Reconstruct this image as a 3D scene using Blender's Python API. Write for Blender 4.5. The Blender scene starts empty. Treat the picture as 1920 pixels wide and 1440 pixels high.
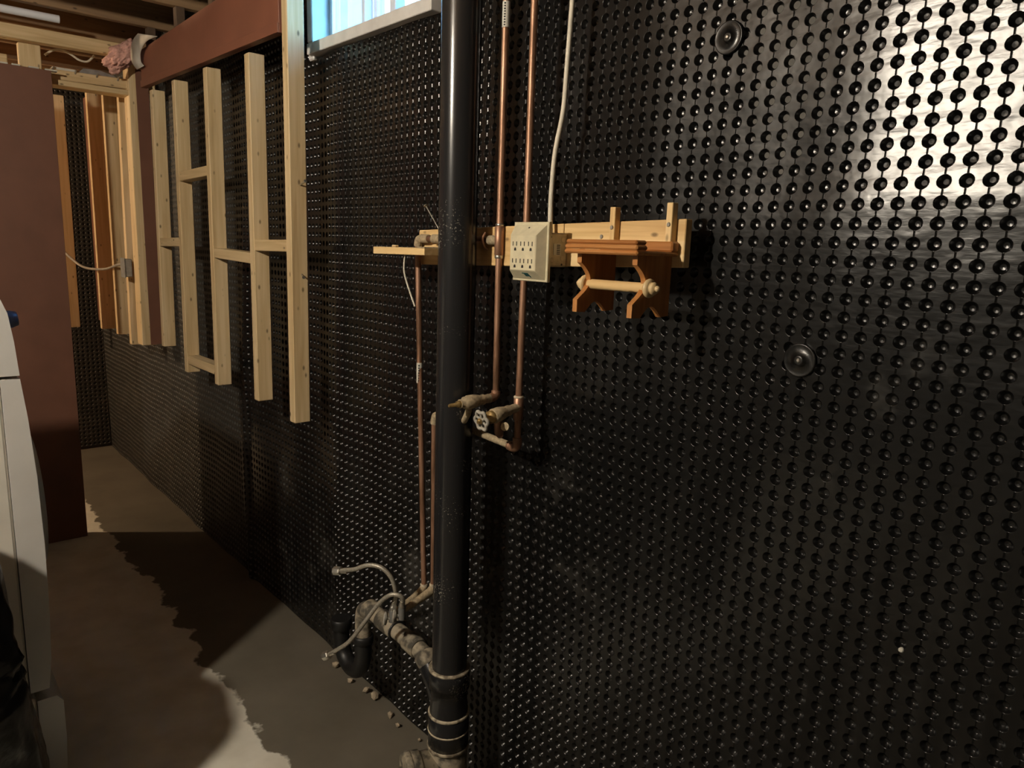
import bpy, bmesh, math, random
import numpy as np
from mathutils import Vector, Matrix, noise

# ------------------------------------------------------------------ camera, world, exposure
scene = bpy.context.scene
COL = scene.collection
F_PX = 1356.56
cam_d = bpy.data.cameras.new('camera'); cam = bpy.data.objects.new('camera', cam_d); COL.objects.link(cam)
cam_d.sensor_fit = 'HORIZONTAL'; cam_d.sensor_width = 36.0; cam_d.lens = F_PX / 1920 * 36.0
cam_d.clip_start = 0.02; cam_d.clip_end = 200
Rm = Matrix(((0.65249528, -0.1599842, 0.74071247), (0.75707102, 0.09497128, -0.64639302), (0.03306626, 0.98254034, 0.18308771)))
cam.matrix_world = Matrix.Translation((0, -1.15, 1.5)) @ Rm.to_4x4()
scene.camera = cam

world = bpy.data.worlds.new('world'); scene.world = world; world.use_nodes = True
wn = world.node_tree; wn.nodes.clear()
w_out = wn.nodes.new('ShaderNodeOutputWorld'); w_bg = wn.nodes.new('ShaderNodeBackground')
w_tc = wn.nodes.new('ShaderNodeTexCoord'); w_sep = wn.nodes.new('ShaderNodeSeparateXYZ'); w_rmp = wn.nodes.new('ShaderNodeValToRGB')
w_rmp.color_ramp.elements[0].position = 0.0; w_rmp.color_ramp.elements[0].color = (0.42, 0.86, 1.0, 1)
w_rmp.color_ramp.elements[1].position = 0.7; w_rmp.color_ramp.elements[1].color = (0.07, 0.34, 0.95, 1)
wn.links.new(w_tc.outputs['Generated'], w_sep.inputs[0]); wn.links.new(w_sep.outputs['Z'], w_rmp.inputs[0])
wn.links.new(w_rmp.outputs[0], w_bg.inputs['Color']); wn.links.new(w_bg.outputs[0], w_out.inputs['Surface'])
w_bg.inputs['Strength'].default_value = 20.0

scene.view_settings.view_transform = 'Standard'; scene.view_settings.look = 'None'
scene.view_settings.gamma = 1.0; scene.view_settings.use_curve_mapping = False
scene.view_settings.exposure = 0.0
scene.cycles.max_bounces = 6; scene.cycles.diffuse_bounces = 3; scene.cycles.glossy_bounces = 3; scene.cycles.use_denoising = True; scene.cycles.use_adaptive_sampling = True; scene.cycles.adaptive_threshold = 0.02

LAMP_MAIN = (-1.2, -2.15, 2.28)      # bare bulb behind the camera, left
LAMP_FAR = (-5.15, -2.02, 2.10)      # bare bulb behind the brown partition
P_MAIN, P_FAR = 168.0, 115.0
LAMP_COL = (1.0, 0.885, 0.72)
FAR_COL = (1.0, 0.70, 0.42)

# ------------------------------------------------------------------ materials
def newmat(name):
    m = bpy.data.materials.new(name); m.use_nodes = True
    nt = m.node_tree; b = nt.nodes['Principled BSDF']
    return m, nt, b
def N(nt, t, **kw):
    n = nt.nodes.new(t)
    for k, v in kw.items():
        if k in n.inputs: n.inputs[k].default_value = v
        else: setattr(n, k, v)
    return n
def ramp(nt, src, stops):
    r = nt.nodes.new('ShaderNodeValToRGB'); e = r.color_ramp.elements
    while len(e) < len(stops): e.new(0.5)
    for i, (p, c) in enumerate(stops):
        e[i].position = p; e[i].color = c if len(c) == 4 else (*c, 1)
    nt.links.new(src, r.inputs[0]); return r
def mixc(nt, fac, a, b):
    m = nt.nodes.new('ShaderNodeMix'); m.data_type = 'RGBA'
    if isinstance(fac, (int, float)): m.inputs[0].default_value = fac
    else: nt.links.new(fac, m.inputs[0])
    for s, i in ((a, 6), (b, 7)):
        if isinstance(s, tuple): m.inputs[i].default_value = (*s, 1) if len(s) == 3 else s
        else: nt.links.new(s, m.inputs[i])
    return m.outputs[2]
def coords(nt, scale=(1, 1, 1), rnd=True):
    tc = nt.nodes.new('ShaderNodeTexCoord'); mp = nt.nodes.new('ShaderNodeMapping')
    mp.inputs['Scale'].default_value = scale
    src = tc.outputs['Object']
    if rnd:
        oi = nt.nodes.new('ShaderNodeObjectInfo'); mul = N(nt, 'ShaderNodeMath', operation='MULTIPLY'); mul.inputs[1].default_value = 37.0
        nt.links.new(oi.outputs['Random'], mul.inputs[0])
        add = N(nt, 'ShaderNodeVectorMath', operation='ADD'); nt.links.new(src, add.inputs[0]); nt.links.new(mul.outputs[0], add.inputs[1])
        src = add.outputs[0]
    nt.links.new(src, mp.inputs['Vector']); return mp.outputs[0]
def bump(nt, b, src, strength=0.2, dist=0.002):
    bp = N(nt, 'ShaderNodeBump'); bp.inputs['Strength'].default_value = strength; bp.inputs['Distance'].default_value = dist
    nt.links.new(src, bp.inputs['Height']); nt.links.new(bp.outputs[0], b.inputs['Normal'])
def plain(name, col, rough=0.5, metal=0.0, var=0.15, scale=25, bstr=0.05):
    m, nt, b = newmat(name); v = coords(nt)
    n = N(nt, 'ShaderNodeTexNoise'); n.inputs['Scale'].default_value = scale; n.inputs['Detail'].default_value = 5
    nt.links.new(v, n.inputs['Vector'])
    lo = tuple(c * (1 - var) for c in col); hi = tuple(min(1, c * (1 + var)) for c in col)
    r = ramp(nt, n.outputs[0], [(0.3, lo), (0.7, hi)])
    nt.links.new(r.outputs[0], b.inputs['Base Color'])
    b.inputs['Roughness'].default_value = rough; b.inputs['Metallic'].default_value = metal
    if bstr: bump(nt, b, n.outputs[0], bstr, 0.002)
    return m
def wood(name, axis, dark, mid, light, rough=0.6, knots=True, fine=60):
    m, nt, b = newmat(name)
    s = [fine, fine, fine]; s[axis] = fine * 0.045
    v = coords(nt, tuple(s))
    n = N(nt, 'ShaderNodeTexNoise'); n.inputs['Scale'].default_value = 1.0; n.inputs['Detail'].default_value = 6; n.inputs['Distortion'].default_value = 0.6
    nt.links.new(v, n.inputs['Vector'])
    s2 = [14, 14, 14]; s2[axis] = 1.2
    v2 = coords(nt, tuple(s2)); n2 = N(nt, 'ShaderNodeTexNoise'); n2.inputs['Scale'].default_value = 1.0; n2.inputs['Detail'].default_value = 3
    nt.links.new(v2, n2.inputs['Vector'])
    add = N(nt, 'ShaderNodeMath', operation='ADD'); nt.links.new(n.outputs[0], add.inputs[0]); nt.links.new(n2.outputs[0], add.inputs[1])
    half = N(nt, 'ShaderNodeMath', operation='MULTIPLY'); half.inputs[1].default_value = 0.5; nt.links.new(add.outputs[0], half.inputs[0])
    r = ramp(nt, half.outputs[0], [(0.34, dark), (0.5, mid), (0.64, light)])
    col = r.outputs[0]
    if knots:
        s3 = [28, 28, 28]; s3[axis] = 14.0
        v3 = coords(nt, tuple(s3)); vo = N(nt, 'ShaderNodeTexVoronoi'); vo.inputs['Scale'].default_value = 1.0
        nt.links.new(v3, vo.inputs['Vector'])
        kr = ramp(nt, vo.outputs['Distance'], [(0.06, (1, 1, 1)), (0.15, (0, 0, 0))])
        col = mixc(nt, kr.outputs[0], col, tuple(c * 0.42 for c in dark))
    nt.links.new(col, b.inputs['Base Color']); b.inputs['Roughness'].default_value = rough
    bump(nt, b, n.outputs[0], 0.15, 0.001)
    return m

PD, PM, PL = (0.48, 0.33, 0.16), (0.62, 0.46, 0.25), (0.72, 0.56, 0.34)
M = {}
for i, a in enumerate('xyz'): M['pine_' + a] = wood('pine_' + a, i, PD, PM, PL)
for i, a in enumerate('xyz'): M['rail_' + a] = wood('rail_' + a, i, (0.56, 0.35, 0.14), (0.72, 0.50, 0.23), (0.80, 0.60, 0.32))
for i, a in enumerate('xyz'): M['honey_' + a] = wood('honey_' + a, i, (0.30, 0.115, 0.03), (0.42, 0.175, 0.05), (0.52, 0.25, 0.085), 0.38, False, 90)
M['old_y'] = wood('old_wood_y', 1, (0.18, 0.105, 0.055), (0.27, 0.165, 0.085), (0.34, 0.22, 0.12))
M['old_x'] = wood('old_wood_x', 0, (0.18, 0.105, 0.055), (0.27, 0.165, 0.085), (0.34, 0.22, 0.12))
M['brown'] = plain('brown_paint', (0.165, 0.070, 0.042), 0.55, 0, 0.10, 8)
M['redbrown'] = plain('redbrown_hardboard', (0.22, 0.080, 0.045), 0.5, 0, 0.10, 8)
M['deck'] = plain('subfloor', (0.10, 0.06, 0.035), 0.8, 0, 0.25, 12)
M['white_frame'] = plain('white_window_paint', (0.62, 0.60, 0.57), 0.45, 0, 0.10, 18)
M['vinyl'] = plain('white_vinyl', (0.70, 0.72, 0.76), 0.35, 0, 0.04, 10, 0)
M['beige'] = plain('beige_plastic', (0.60, 0.54, 0.37), 0.42, 0, 0.09, 60)
M['boxplastic'] = plain('dusty_box_plastic', (0.50, 0.42, 0.28), 0.6, 0, 0.22, 50)
M['dark'] = plain('dark_hole', (0.012, 0.010, 0.008), 0.7, 0, 0.1, 20, 0)
M['teal'] = plain('teal_print', (0.02, 0.10, 0.10), 0.5, 0, 0.1, 20, 0)
M['cable'] = plain('white_cable_sheath', (0.62, 0.57, 0.46), 0.5, 0, 0.12, 30)
M['grey_cable'] = plain('grey_cable_sheath', (0.30, 0.27, 0.23), 0.5, 0, 0.12, 30)
M['steel'] = plain('bright_steel', (0.55, 0.52, 0.46), 0.35, 0.9, 0.2, 60)
M['galv'] = plain('galvanised_steel', (0.30, 0.30, 0.29), 0.5, 0.7, 0.2, 30)
M['brass'] = plain('dull_brass', (0.42, 0.29, 0.12), 0.45, 0.8, 0.3, 60)
M['dusty'] = plain('dusty_fitting', (0.34, 0.27, 0.17), 0.9, 0, 0.35, 140, 0.5)
M['dustgrey'] = plain('dust_grey_handle', (0.36, 0.34, 0.29), 0.75, 0.1, 0.25, 120, 0.3)
M['sticker'] = plain('white_sticker', (0.55, 0.53, 0.46), 0.5, 0, 0.05, 30, 0)
M['ink'] = plain('black_ink', (0.03, 0.03, 0.03), 0.6, 0, 0.05, 30, 0)
M['knobwood'] = plain('pale_turned_wood', (0.66, 0.49, 0.26), 0.4, 0, 0.08, 40, 0)
M['enamel'] = plain('washer_enamel', (0.60, 0.57, 0.50), 0.32, 0, 0.06, 12, 0)
M['washer_front'] = plain('washer_front_plastic', (0.52, 0.51, 0.48), 0.3, 0, 0.05, 10, 0)
M['knobgrey'] = plain('grey_knob_plastic', (0.16, 0.18, 0.23), 0.3, 0, 0.1, 20, 0)
M['insul'] = plain('pink_insulation', (0.60, 0.33, 0.27), 0.95, 0, 0.25, 60, 0.6)
M['paper'] = plain('grey_kraft_paper', (0.46, 0.42, 0.36), 0.8, 0, 0.12, 20)
M['conc'] = plain('concrete_wall', (0.10, 0.095, 0.085), 0.9, 0, 0.15, 6)
M['string'] = plain('pale_string', (0.60, 0.56, 0.46), 0.8, 0, 0.1, 60, 0)
M['debris'] = plain('rubble', (0.42, 0.34, 0.24), 0.9, 0, 0.3, 40)
M['rubber'] = plain('black_trap_plastic', (0.010, 0.010, 0.010), 0.45, 0, 0.4, 50)

def copper():
    m, nt, b = newmat('aged_copper'); v = coords(nt, (60, 60, 9))
    n = N(nt, 'ShaderNodeTexNoise'); n.inputs['Scale'].default_value = 1; n.inputs['Detail'].default_value = 5; nt.links.new(v, n.inputs['Vector'])
    r = ramp(nt, n.outputs[0], [(0.3, (0.15, 0.080, 0.045)), (0.52, (0.36, 0.195, 0.120)), (0.7, (0.46, 0.27, 0.18))])
    nt.links.new(r.outputs[0], b.inputs['Base Color']); b.inputs['Metallic'].default_value = 0.6; b.inputs['Roughness'].default_value = 0.45
    bump(nt, b, n.outputs[0], 0.1, 0.001); return m
M['copper'] = copper()

def membrane():
    m, nt, b = newmat('black_dimple_plastic')
    v = coords(nt, (1, 1, 1), False)
    n = N(nt, 'ShaderNodeTexNoise'); n.inputs['Scale'].default_value = 3.2; n.inputs['Detail'].default_value = 6; n.inputs['Roughness'].default_value = 0.62; nt.links.new(v, n.inputs['Vector'])
    v2 = coords(nt, (55, 55, 3.0), False)
    n2 = N(nt, 'ShaderNodeTexNoise'); n2.inputs['Scale'].default_value = 1; n2.inputs['Detail'].default_value = 6; nt.links.new(v2, n2.inputs['Vector'])
    streak = ramp(nt, n2.outputs[0], [(0.45, (0, 0, 0)), (0.75, (1, 1, 1))])
    # scuffed, dusty lower half of the sheet
    sep = N(nt, 'ShaderNodeSeparateXYZ'); nt.links.new(v, sep.inputs[0])
    low = N(nt, 'ShaderNodeMapRange'); low.inputs['From Min'].default_value = 1.25; low.inputs['From Max'].default_value = 0.25
    nt.links.new(sep.outputs['Z'], low.inputs['Value'])
    nd = N(nt, 'ShaderNodeMath', operation='MULTIPLY_ADD'); nt.links.new(low.outputs[0], nd.inputs[0]); nd.inputs[1].default_value = 0.07; nt.links.new(n.outputs[0], nd.inputs[2])
    dirt = ramp(nt, nd.outputs[0], [(0.62, (0, 0, 0)), (0.74, (1, 1, 1))])
    mul = N(nt, 'ShaderNodeMath', operation='MULTIPLY'); nt.links.new(streak.outputs[0], mul.inputs[0]); nt.links.new(low.outputs[0], mul.inputs[1])
    mul2 = N(nt, 'ShaderNodeMath', operation='MULTIPLY'); nt.links.new(mul.outputs[0], mul2.inputs[0]); mul2.inputs[1].default_value = 0.20
    fac = N(nt, 'ShaderNodeMath', operation='ADD'); fac.use_clamp = True
    dm = N(nt, 'ShaderNodeMath', operation='MULTIPLY'); nt.links.new(dirt.outputs[0], dm.inputs[0]); dm.inputs[1].default_value = 0.45
    # the far sheet beyond the lapped seam is paler and rougher
    fs_ = N(nt, 'ShaderNodeMapRange'); fs_.inputs['From Min'].default_value = -3.12; fs_.inputs['From Max'].default_value = -3.18; fs_.inputs['To Max'].default_value = 0.55
    nt.links.new(sep.outputs['X'], fs_.inputs['Value'])
    mx = N(nt, 'ShaderNodeMath', operation='MAXIMUM'); nt.links.new(mul2.outputs[0], mx.inputs[0]); nt.links.new(fs_.outputs[0], mx.inputs[1])
    nt.links.new(mx.outputs[0], fac.inputs[0]); nt.links.new(dm.outputs[0], fac.inputs[1])
    nt.links.new(mixc(nt, fac.outputs[0], (0.0036, 0.0036, 0.0036), (0.060, 0.056, 0.048)), b.inputs['Base Color'])
    rr = N(nt, 'ShaderNodeMapRange'); rr.inputs['To Min'].default_value = 0.28; rr.inputs['To Max'].default_value = 0.7
    nt.links.new(fac.outputs[0], rr.inputs['Value']); nt.links.new(rr.outputs[0], b.inputs['Roughness'])
    v3 = coords(nt, (16, 16, 60), False); n3 = N(nt, 'ShaderNodeTexNoise'); n3.inputs['Scale'].default_value = 1; n3.inputs['Detail'].default_value = 5; nt.links.new(v3, n3.inputs['Vector'])
    v4 = coords(nt, (7, 7, 9), False); n4 = N(nt, 'ShaderNodeTexNoise'); n4.inputs['Scale'].default_value = 1; n4.inputs['Detail'].default_value = 4; nt.links.new(v4, n4.inputs['Vector'])
    sm = N(nt, 'ShaderNodeMath', operation='MULTIPLY_ADD'); nt.links.new(n4.outputs[0], sm.inputs[0]); sm.inputs[1].default_value = 4.0; nt.links.new(n3.outputs[0], sm.inputs[2])
    bump(nt, b, sm.outputs[0], 0.6, 0.0013)
    b.inputs['Specular IOR Level'].default_value = 0.5
    return m
M['membrane'] = membrane()

def speck(name, base, dust, thr=(0.62, 0.70), sc=90, rough=0.33):
    m, nt, b = newmat(name); v = coords(nt)
    n = N(nt, 'ShaderNodeTexNoise'); n.inputs['Scale'].default_value = sc; n.inputs['Detail'].default_value = 4; nt.links.new(v, n.inputs['Vector'])
    n2 = N(nt, 'ShaderNodeTexNoise'); n2.inputs['Scale'].default_value = 6; n2.inputs['Detail'].default_value = 3; nt.links.new(v, n2.inputs['Vector'])
    a = N(nt, 'ShaderNodeMath', operation='MULTIPLY'); nt.links.new(n.outputs[0], a.inputs[0]); nt.links.new(n2.outputs[0], a.inputs[1])
    f = ramp(nt, a.outputs[0], [(thr[0] * 0.5, (0, 0, 0)), (thr[1] * 0.55, (1, 1, 1))])
    nt.links.new(mixc(nt, f.outputs[0], base, dust), b.inputs['Base Color'])
    r = N(nt, 'ShaderNodeMapRange'); r.inputs['To Min'].default_value = rough; r.inputs['To Max'].default_value = 0.85
    nt.links.new(f.outputs[0], r.inputs['Value']); nt.links.new(r.outputs[0], b.inputs['Roughness'])
    return m
M['abs'] = speck('black_abs_pipe', (0.015, 0.015, 0.016), (0.24, 0.22, 0.18), (0.80, 0.86), 240, 0.22)
M['abs_dusty'] = speck('dust_covered_abs', (0.07, 0.062, 0.048), (0.34, 0.29, 0.21), (0.44, 0.60), 40, 0.8)
M['glue'] = speck('dusty_glue_line', (0.16, 0.13, 0.09), (0.50, 0.43, 0.31), (0.36, 0.5), 60, 0.7)
M['bag'] = plain('black_bag_film', (0.010, 0.010, 0.011), 0.22, 0, 0.2, 16, 1.0)

def hose():
    m, nt, b = newmat('braided_steel_hose'); v = coords(nt, (1, 1, 1), False)
    w = N(nt, 'ShaderNodeTexVoronoi'); w.inputs['Scale'].default_value = 520; nt.links.new(v, w.inputs['Vector'])
    r = ramp(nt, w.outputs['Distance'], [(0.2, (0.50, 0.46, 0.38)), (0.8, (0.24, 0.22, 0.18))])
    nt.links.new(r.outputs[0], b.inputs['Base Color']); b.inputs['Metallic'].default_value = 0.5; b.inputs['Roughness'].default_value = 0.45
    bump(nt, b, w.outputs['Distance'], 0.3, 0.0005); return m
M['hose'] = hose()

def floor_mat():
    m, nt, b = newmat('concrete_floor'); v = coords(nt, (1, 1, 1), False)
    n = N(nt, 'ShaderNodeTexNoise'); n.inputs['Scale'].default_value = 4; n.inputs['Detail'].default_value = 9; n.inputs['Roughness'].default_value = 0.6; nt.links.new(v, n.inputs['Vector'])
    base = ramp(nt, n.outputs[0], [(0.3, (0.115, 0.099, 0.073)), (0.7, (0.155, 0.135, 0.103))])
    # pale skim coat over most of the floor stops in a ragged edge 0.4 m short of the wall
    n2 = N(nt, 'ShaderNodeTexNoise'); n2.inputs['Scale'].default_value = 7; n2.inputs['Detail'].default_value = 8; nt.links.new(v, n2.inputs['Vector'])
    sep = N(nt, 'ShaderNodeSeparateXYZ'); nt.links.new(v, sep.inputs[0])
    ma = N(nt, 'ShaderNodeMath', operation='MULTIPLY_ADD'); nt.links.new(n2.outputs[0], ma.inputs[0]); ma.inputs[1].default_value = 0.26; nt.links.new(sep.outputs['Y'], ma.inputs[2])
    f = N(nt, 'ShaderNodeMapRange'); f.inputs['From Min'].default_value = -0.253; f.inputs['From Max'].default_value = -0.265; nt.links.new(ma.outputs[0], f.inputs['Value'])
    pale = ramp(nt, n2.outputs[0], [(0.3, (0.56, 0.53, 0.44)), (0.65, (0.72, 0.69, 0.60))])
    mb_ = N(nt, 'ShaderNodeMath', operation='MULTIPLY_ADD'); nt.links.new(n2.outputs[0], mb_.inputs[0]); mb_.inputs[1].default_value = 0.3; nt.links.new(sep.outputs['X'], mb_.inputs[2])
    f2 = N(nt, 'ShaderNodeMapRange'); f2.inputs['From Min'].default_value = -1.30; f2.inputs['From Max'].default_value = -1.33; nt.links.new(mb_.outputs[0], f2.inputs['Value'])  # coat ended before the unseen near floor, to dim its reflection in the membrane
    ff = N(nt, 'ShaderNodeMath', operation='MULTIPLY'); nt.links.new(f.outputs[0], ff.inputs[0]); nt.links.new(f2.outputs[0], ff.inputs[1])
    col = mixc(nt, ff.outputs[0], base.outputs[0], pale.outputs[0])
    nt.links.new(col, b.inputs['Base Color']); b.inputs['Roughness'].default_value = 0.8
    bump(nt, b, n.outputs[0], 0.2, 0.003); return m
M['floor'] = floor_mat()

def glass_mat():
    m, nt, b = newmat('window_glass'); nt.nodes.remove(b); out = nt.nodes['Material Output']
    t = N(nt, 'ShaderNodeBsdfTransparent'); t.inputs[0].default_value = (0.88, 0.95, 0.96, 1)
    g = N(nt, 'ShaderNodeBsdfGlossy'); g.inputs['Roughness'].default_value = 0.03
    mx = N(nt, 'ShaderNodeMixShader'); mx.inputs[0].default_value = 0.07
    nt.links.new(t.outputs[0], mx.inputs[1]); nt.links.new(g.outputs[0], mx.inputs[2]); nt.links.new(mx.outputs[0], out.inputs['Surface'])
    return m
M['glass'] = glass_mat()
def bulb_mat(name, power, r, col):
    m, nt, b = newmat(name); nt.nodes.remove(b); out = nt.nodes['Material Output']
    e = N(nt, 'ShaderNodeEmission'); e.inputs['Color'].default_value = (*col, 1)
    e.inputs['Strength'].default_value = power / (4 * math.pi * r * r * math.pi)
    nt.links.new(e.outputs[0], out.inputs['Surface']); return m

# ------------------------------------------------------------------ mesh builder
def V(*a): return Vector(a)
class MB:
    def __init__(s): s.v = []; s.f = []; s.sm = []
    def add(s, vs, fs, smooth=False):
        o = len(s.v); s.v += [Vector(p) for p in vs]; s.f += [tuple(i + o for i in f) for f in fs]; s.sm += [smooth] * len(fs); return s
    def frombm(s, bm, smooth=False):
        bm.verts.ensure_lookup_table(); bm.verts.index_update()
        s.add([v.co.copy() for v in bm.verts], [[v.index for v in f.verts] for f in bm.faces], smooth); bm.free(); return s
    def hexa(s, p, bev=0.0):           # p: 8 points, bottom ring then top ring
        bm = bmesh.new(); vs = [bm.verts.new(q) for q in p]
        for f in ((3, 2, 1, 0), (4, 5, 6, 7), (0, 1, 5, 4), (1, 2, 6, 5), (2, 3, 7, 6), (3, 0, 4, 7)): bm.faces.new([vs[i] for i in f])
        bmesh.ops.recalc_face_normals(bm, faces=bm.faces)
        if bev: bmesh.ops.bevel(bm, geom=bm.edges[:] + bm.verts[:], offset=bev, segments=1, affect='EDGES', profile=0.5)
        return s.frombm(bm)
    def box(s, lo, hi, bev=0.0):
        a, b = lo, hi
        return s.hexa([(a[0], a[1], a[2]), (b[0], a[1], a[2]), (b[0], b[1], a[2]), (a[0], b[1], a[2]), (a[0], a[1], b[2]), (b[0], a[1], b[2]), (b[0], b[1], b[2]), (a[0], b[1], b[2])], bev)
    def bar(s, p0, p1, w, h, up=(0, 0, 1), bev=0.0):   # box along p0->p1, w across, h along up
        p0, p1 = Vector(p0), Vector(p1); d = (p1 - p0).normalized(); u = Vector(up); r = d.cross(u).normalized(); u = r.cross(d).normalized()
        q = []
        for p in (p0, p1):
            q += [p - r * w / 2 - u * h / 2, p + r * w / 2 - u * h / 2, p + r * w / 2 + u * h / 2, p - r * w / 2 + u * h / 2]
        return s.hexa(q, bev)
    def tube(s, path, r, n=14, caps=True, smooth=True):
        P = [Vector(p) for p in path]; rs = r if isinstance(r, (list, tuple)) else [r] * len(P)
        rings = []; prev = None
        for i, p in enumerate(P):
            d = (P[min(i + 1, len(P) - 1)] - P[max(i - 1, 0)]).normalized()
            if prev is None:
                a = d.cross(V(0, 0, 1)) if abs(d.z) < 0.9 else d.cross(V(1, 0, 0)); a.normalize()
            else: a = (prev - d * prev.dot(d)).normalized()
            prev = a; b = d.cross(a)
            rings.append([p + (a * math.cos(t) + b * math.sin(t)) * rs[i] for t in [2 * math.pi * k / n for k in range(n)]])
        vs = [q for g in rings for q in g]; fs = []
        for i in range(len(P) - 1):
            for k in range(n):
                fs.append((i * n + k, i * n + (k + 1) % n, (i + 1) * n + (k + 1) % n, (i + 1) * n + k))
        s.add(vs, fs, smooth)
        if caps:
            o = len(s.v) - len(vs)
            s.f.append(tuple(o + k for k in reversed(range(n)))); s.sm.append(False)
            s.f.append(tuple(o + (len(P) - 1) * n + k for k in range(n))); s.sm.append(False)
        return s
    def lathe(s, o, axis, prof, n=20, smooth=True):    # prof: (radius, distance along axis); sharp steps use doubled points
        o = Vector(o); d = Vector(axis).normalized(); return s.tube_prof(o, d, prof, n, smooth)
    def tube_prof(s, o, d, prof, n, smooth):
        a = d.cross(V(0, 0, 1)) if abs(d.z) < 0.9 else d.cross(V(1, 0, 0)); a.normalize(); b = d.cross(a)
        vs = []; fs = []
        for r, t in prof:
            for k in range(n):
                th = 2 * math.pi * k / n; vs.append(o + d * t + (a * math.cos(th) + b * math.sin(th)) * max(r, 1e-5))
        for i in range(len(prof) - 1):
            for k in range(n): fs.append((i * n + k, i * n + (k + 1) % n, (i + 1) * n + (k + 1) % n, (i + 1) * n + k))
        s.add(vs, fs, smooth); o2 = len(s.v) - len(vs)
        s.f.append(tuple(o2 + k for k in reversed(range(n)))); s.sm.append(False)
        s.f.append(tuple(o2 + (len(prof) - 1) * n + k for k in range(n))); s.sm.append(False)
        return s
    def prism(s, poly, f, t0, t1, smooth=False):       # poly of 2d points, f(u, v, t) -> point
        n = len(poly)
        vs = [f(u, v, t0) for u, v in poly] + [f(u, v, t1) for u, v in poly]
        s.add(vs, [tuple(range(n))[::-1], tuple(range(n, 2 * n))] , False)
        o = len(s.v) - 2 * n
        for k in range(n):
            s.f.append((o + k, o + (k + 1) % n, o + n + (k + 1) % n, o + n + k)); s.sm.append(smooth)
        return s
    def build(s, name, mat, parent=None, at=None):
        o = parent.location.copy() if parent is not None else (Vector(at) if at else V(0, 0, 0))
        g = parent
        while g is not None and g.parent is not None: g = g.parent; o = o + g.location
        me = bpy.data.meshes.new(name); me.from_pydata([tuple(p - o) for p in s.v], [], s.f)
        me.polygons.foreach_set('use_smooth', s.sm)
        bm = bmesh.new(); bm.from_mesh(me); bmesh.ops.recalc_face_normals(bm, faces=bm.faces)
        for e in bm.edges:
            if any(not f.smooth for f in e.link_faces): e.smooth = False
        bm.to_mesh(me); bm.free()
        me.materials.append(M[mat] if isinstance(mat, str) else mat)
        ob = bpy.data.objects.new(name, me); COL.objects.link(ob)
        if parent is not None: ob.parent = parent
        else: ob.location = o
        return ob
def tag(o, label=None, cat=None, group=None, kind=None):
    if label: o['label'] = label
    if cat: o['category'] = cat
    if group: o['group'] = group
    if kind: o['kind'] = kind
    return o
def thing(name, loc, label, cat, group=None, kind=None):
    o = bpy.data.objects.new(name, None); o.empty_display_size = 0.05; COL.objects.link(o); o.location = loc
    return tag(o, label, cat, group, kind)
def smooth_path(pts, k=6):
    P = [Vector(p) for p in pts]; out = []
    for i in range(len(P) - 1):
        a, b, c, d = P[max(i - 1, 0)], P[i], P[i + 1], P[min(i + 2, len(P) - 1)]
        for j in range(k):
            t = j / k
            out.append(0.5 * ((2 * b) + (c - a) * t + (2 * a - 5 * b + 4 * c - d) * t * t + (3 * b - a - 3 * c + d) * t ** 3))
    out.append(P[-1]); return out
rnd = random.Random(5)

# ------------------------------------------------------------------ the shell
XE, XR, YF, ZC = -5.72, 1.5, -4.2, 2.66
WX0, WX1, WZ0, WZ1 = -2.375, -1.645, 2.10, 2.56         # window opening with its frame
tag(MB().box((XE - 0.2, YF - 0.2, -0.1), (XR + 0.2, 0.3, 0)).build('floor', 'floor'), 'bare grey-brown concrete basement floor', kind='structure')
wb = MB()
wb.box((XE - 0.2, 0.016, 0), (XR + 0.2, 0.26, WZ0)); wb.box((XE - 0.2, 0.016, WZ0), (WX0, 0.26, ZC)); wb.box((WX1, 0.016, WZ0), (XR + 0.2, 0.26, ZC)); wb.box((WX0, 0.016, WZ1), (WX1, 0.26, ZC))
wall_back = tag(wb.build('wall_back', 'conc'), 'long basement wall covered in black dimpled membrane', kind='structure')
wall_end = tag(MB().box((XE - 0.2, YF, 0), (XE - 0.016, 0.016, ZC)).build('wall_end', 'conc'), 'far end wall with black membrane', kind='structure')
tag(MB().box((XR, YF, 0), (XR + 0.2, 0.016, ZC)).build('wall_right', 'conc'), 'bare concrete wall behind the viewer', kind='structure')
tag(MB().box((XE - 0.2, YF - 0.2, 0), (XR + 0.2, YF, ZC)).build('wall_front', 'conc'), 'bare concrete wall across the room', kind='structure')
ceil = tag(MB().box((XE - 0.2, YF - 0.2, ZC), (XR + 0.2, 0.26, ZC + 0.06)).build('ceiling', 'deck'), 'dark subfloor boards over open joists', kind='structure')
jx = [-3.345 + 0.415 * k for k in range(-5, 12)]
for x in jx:
    if XE + 0.05 < x < XR - 0.1:
        MB().box((x - 0.019, YF + 0.02, 2.43), (x + 0.019, 0.012, ZC - 0.002), 0.003).build('joist', 'old_y', ceil)

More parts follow.
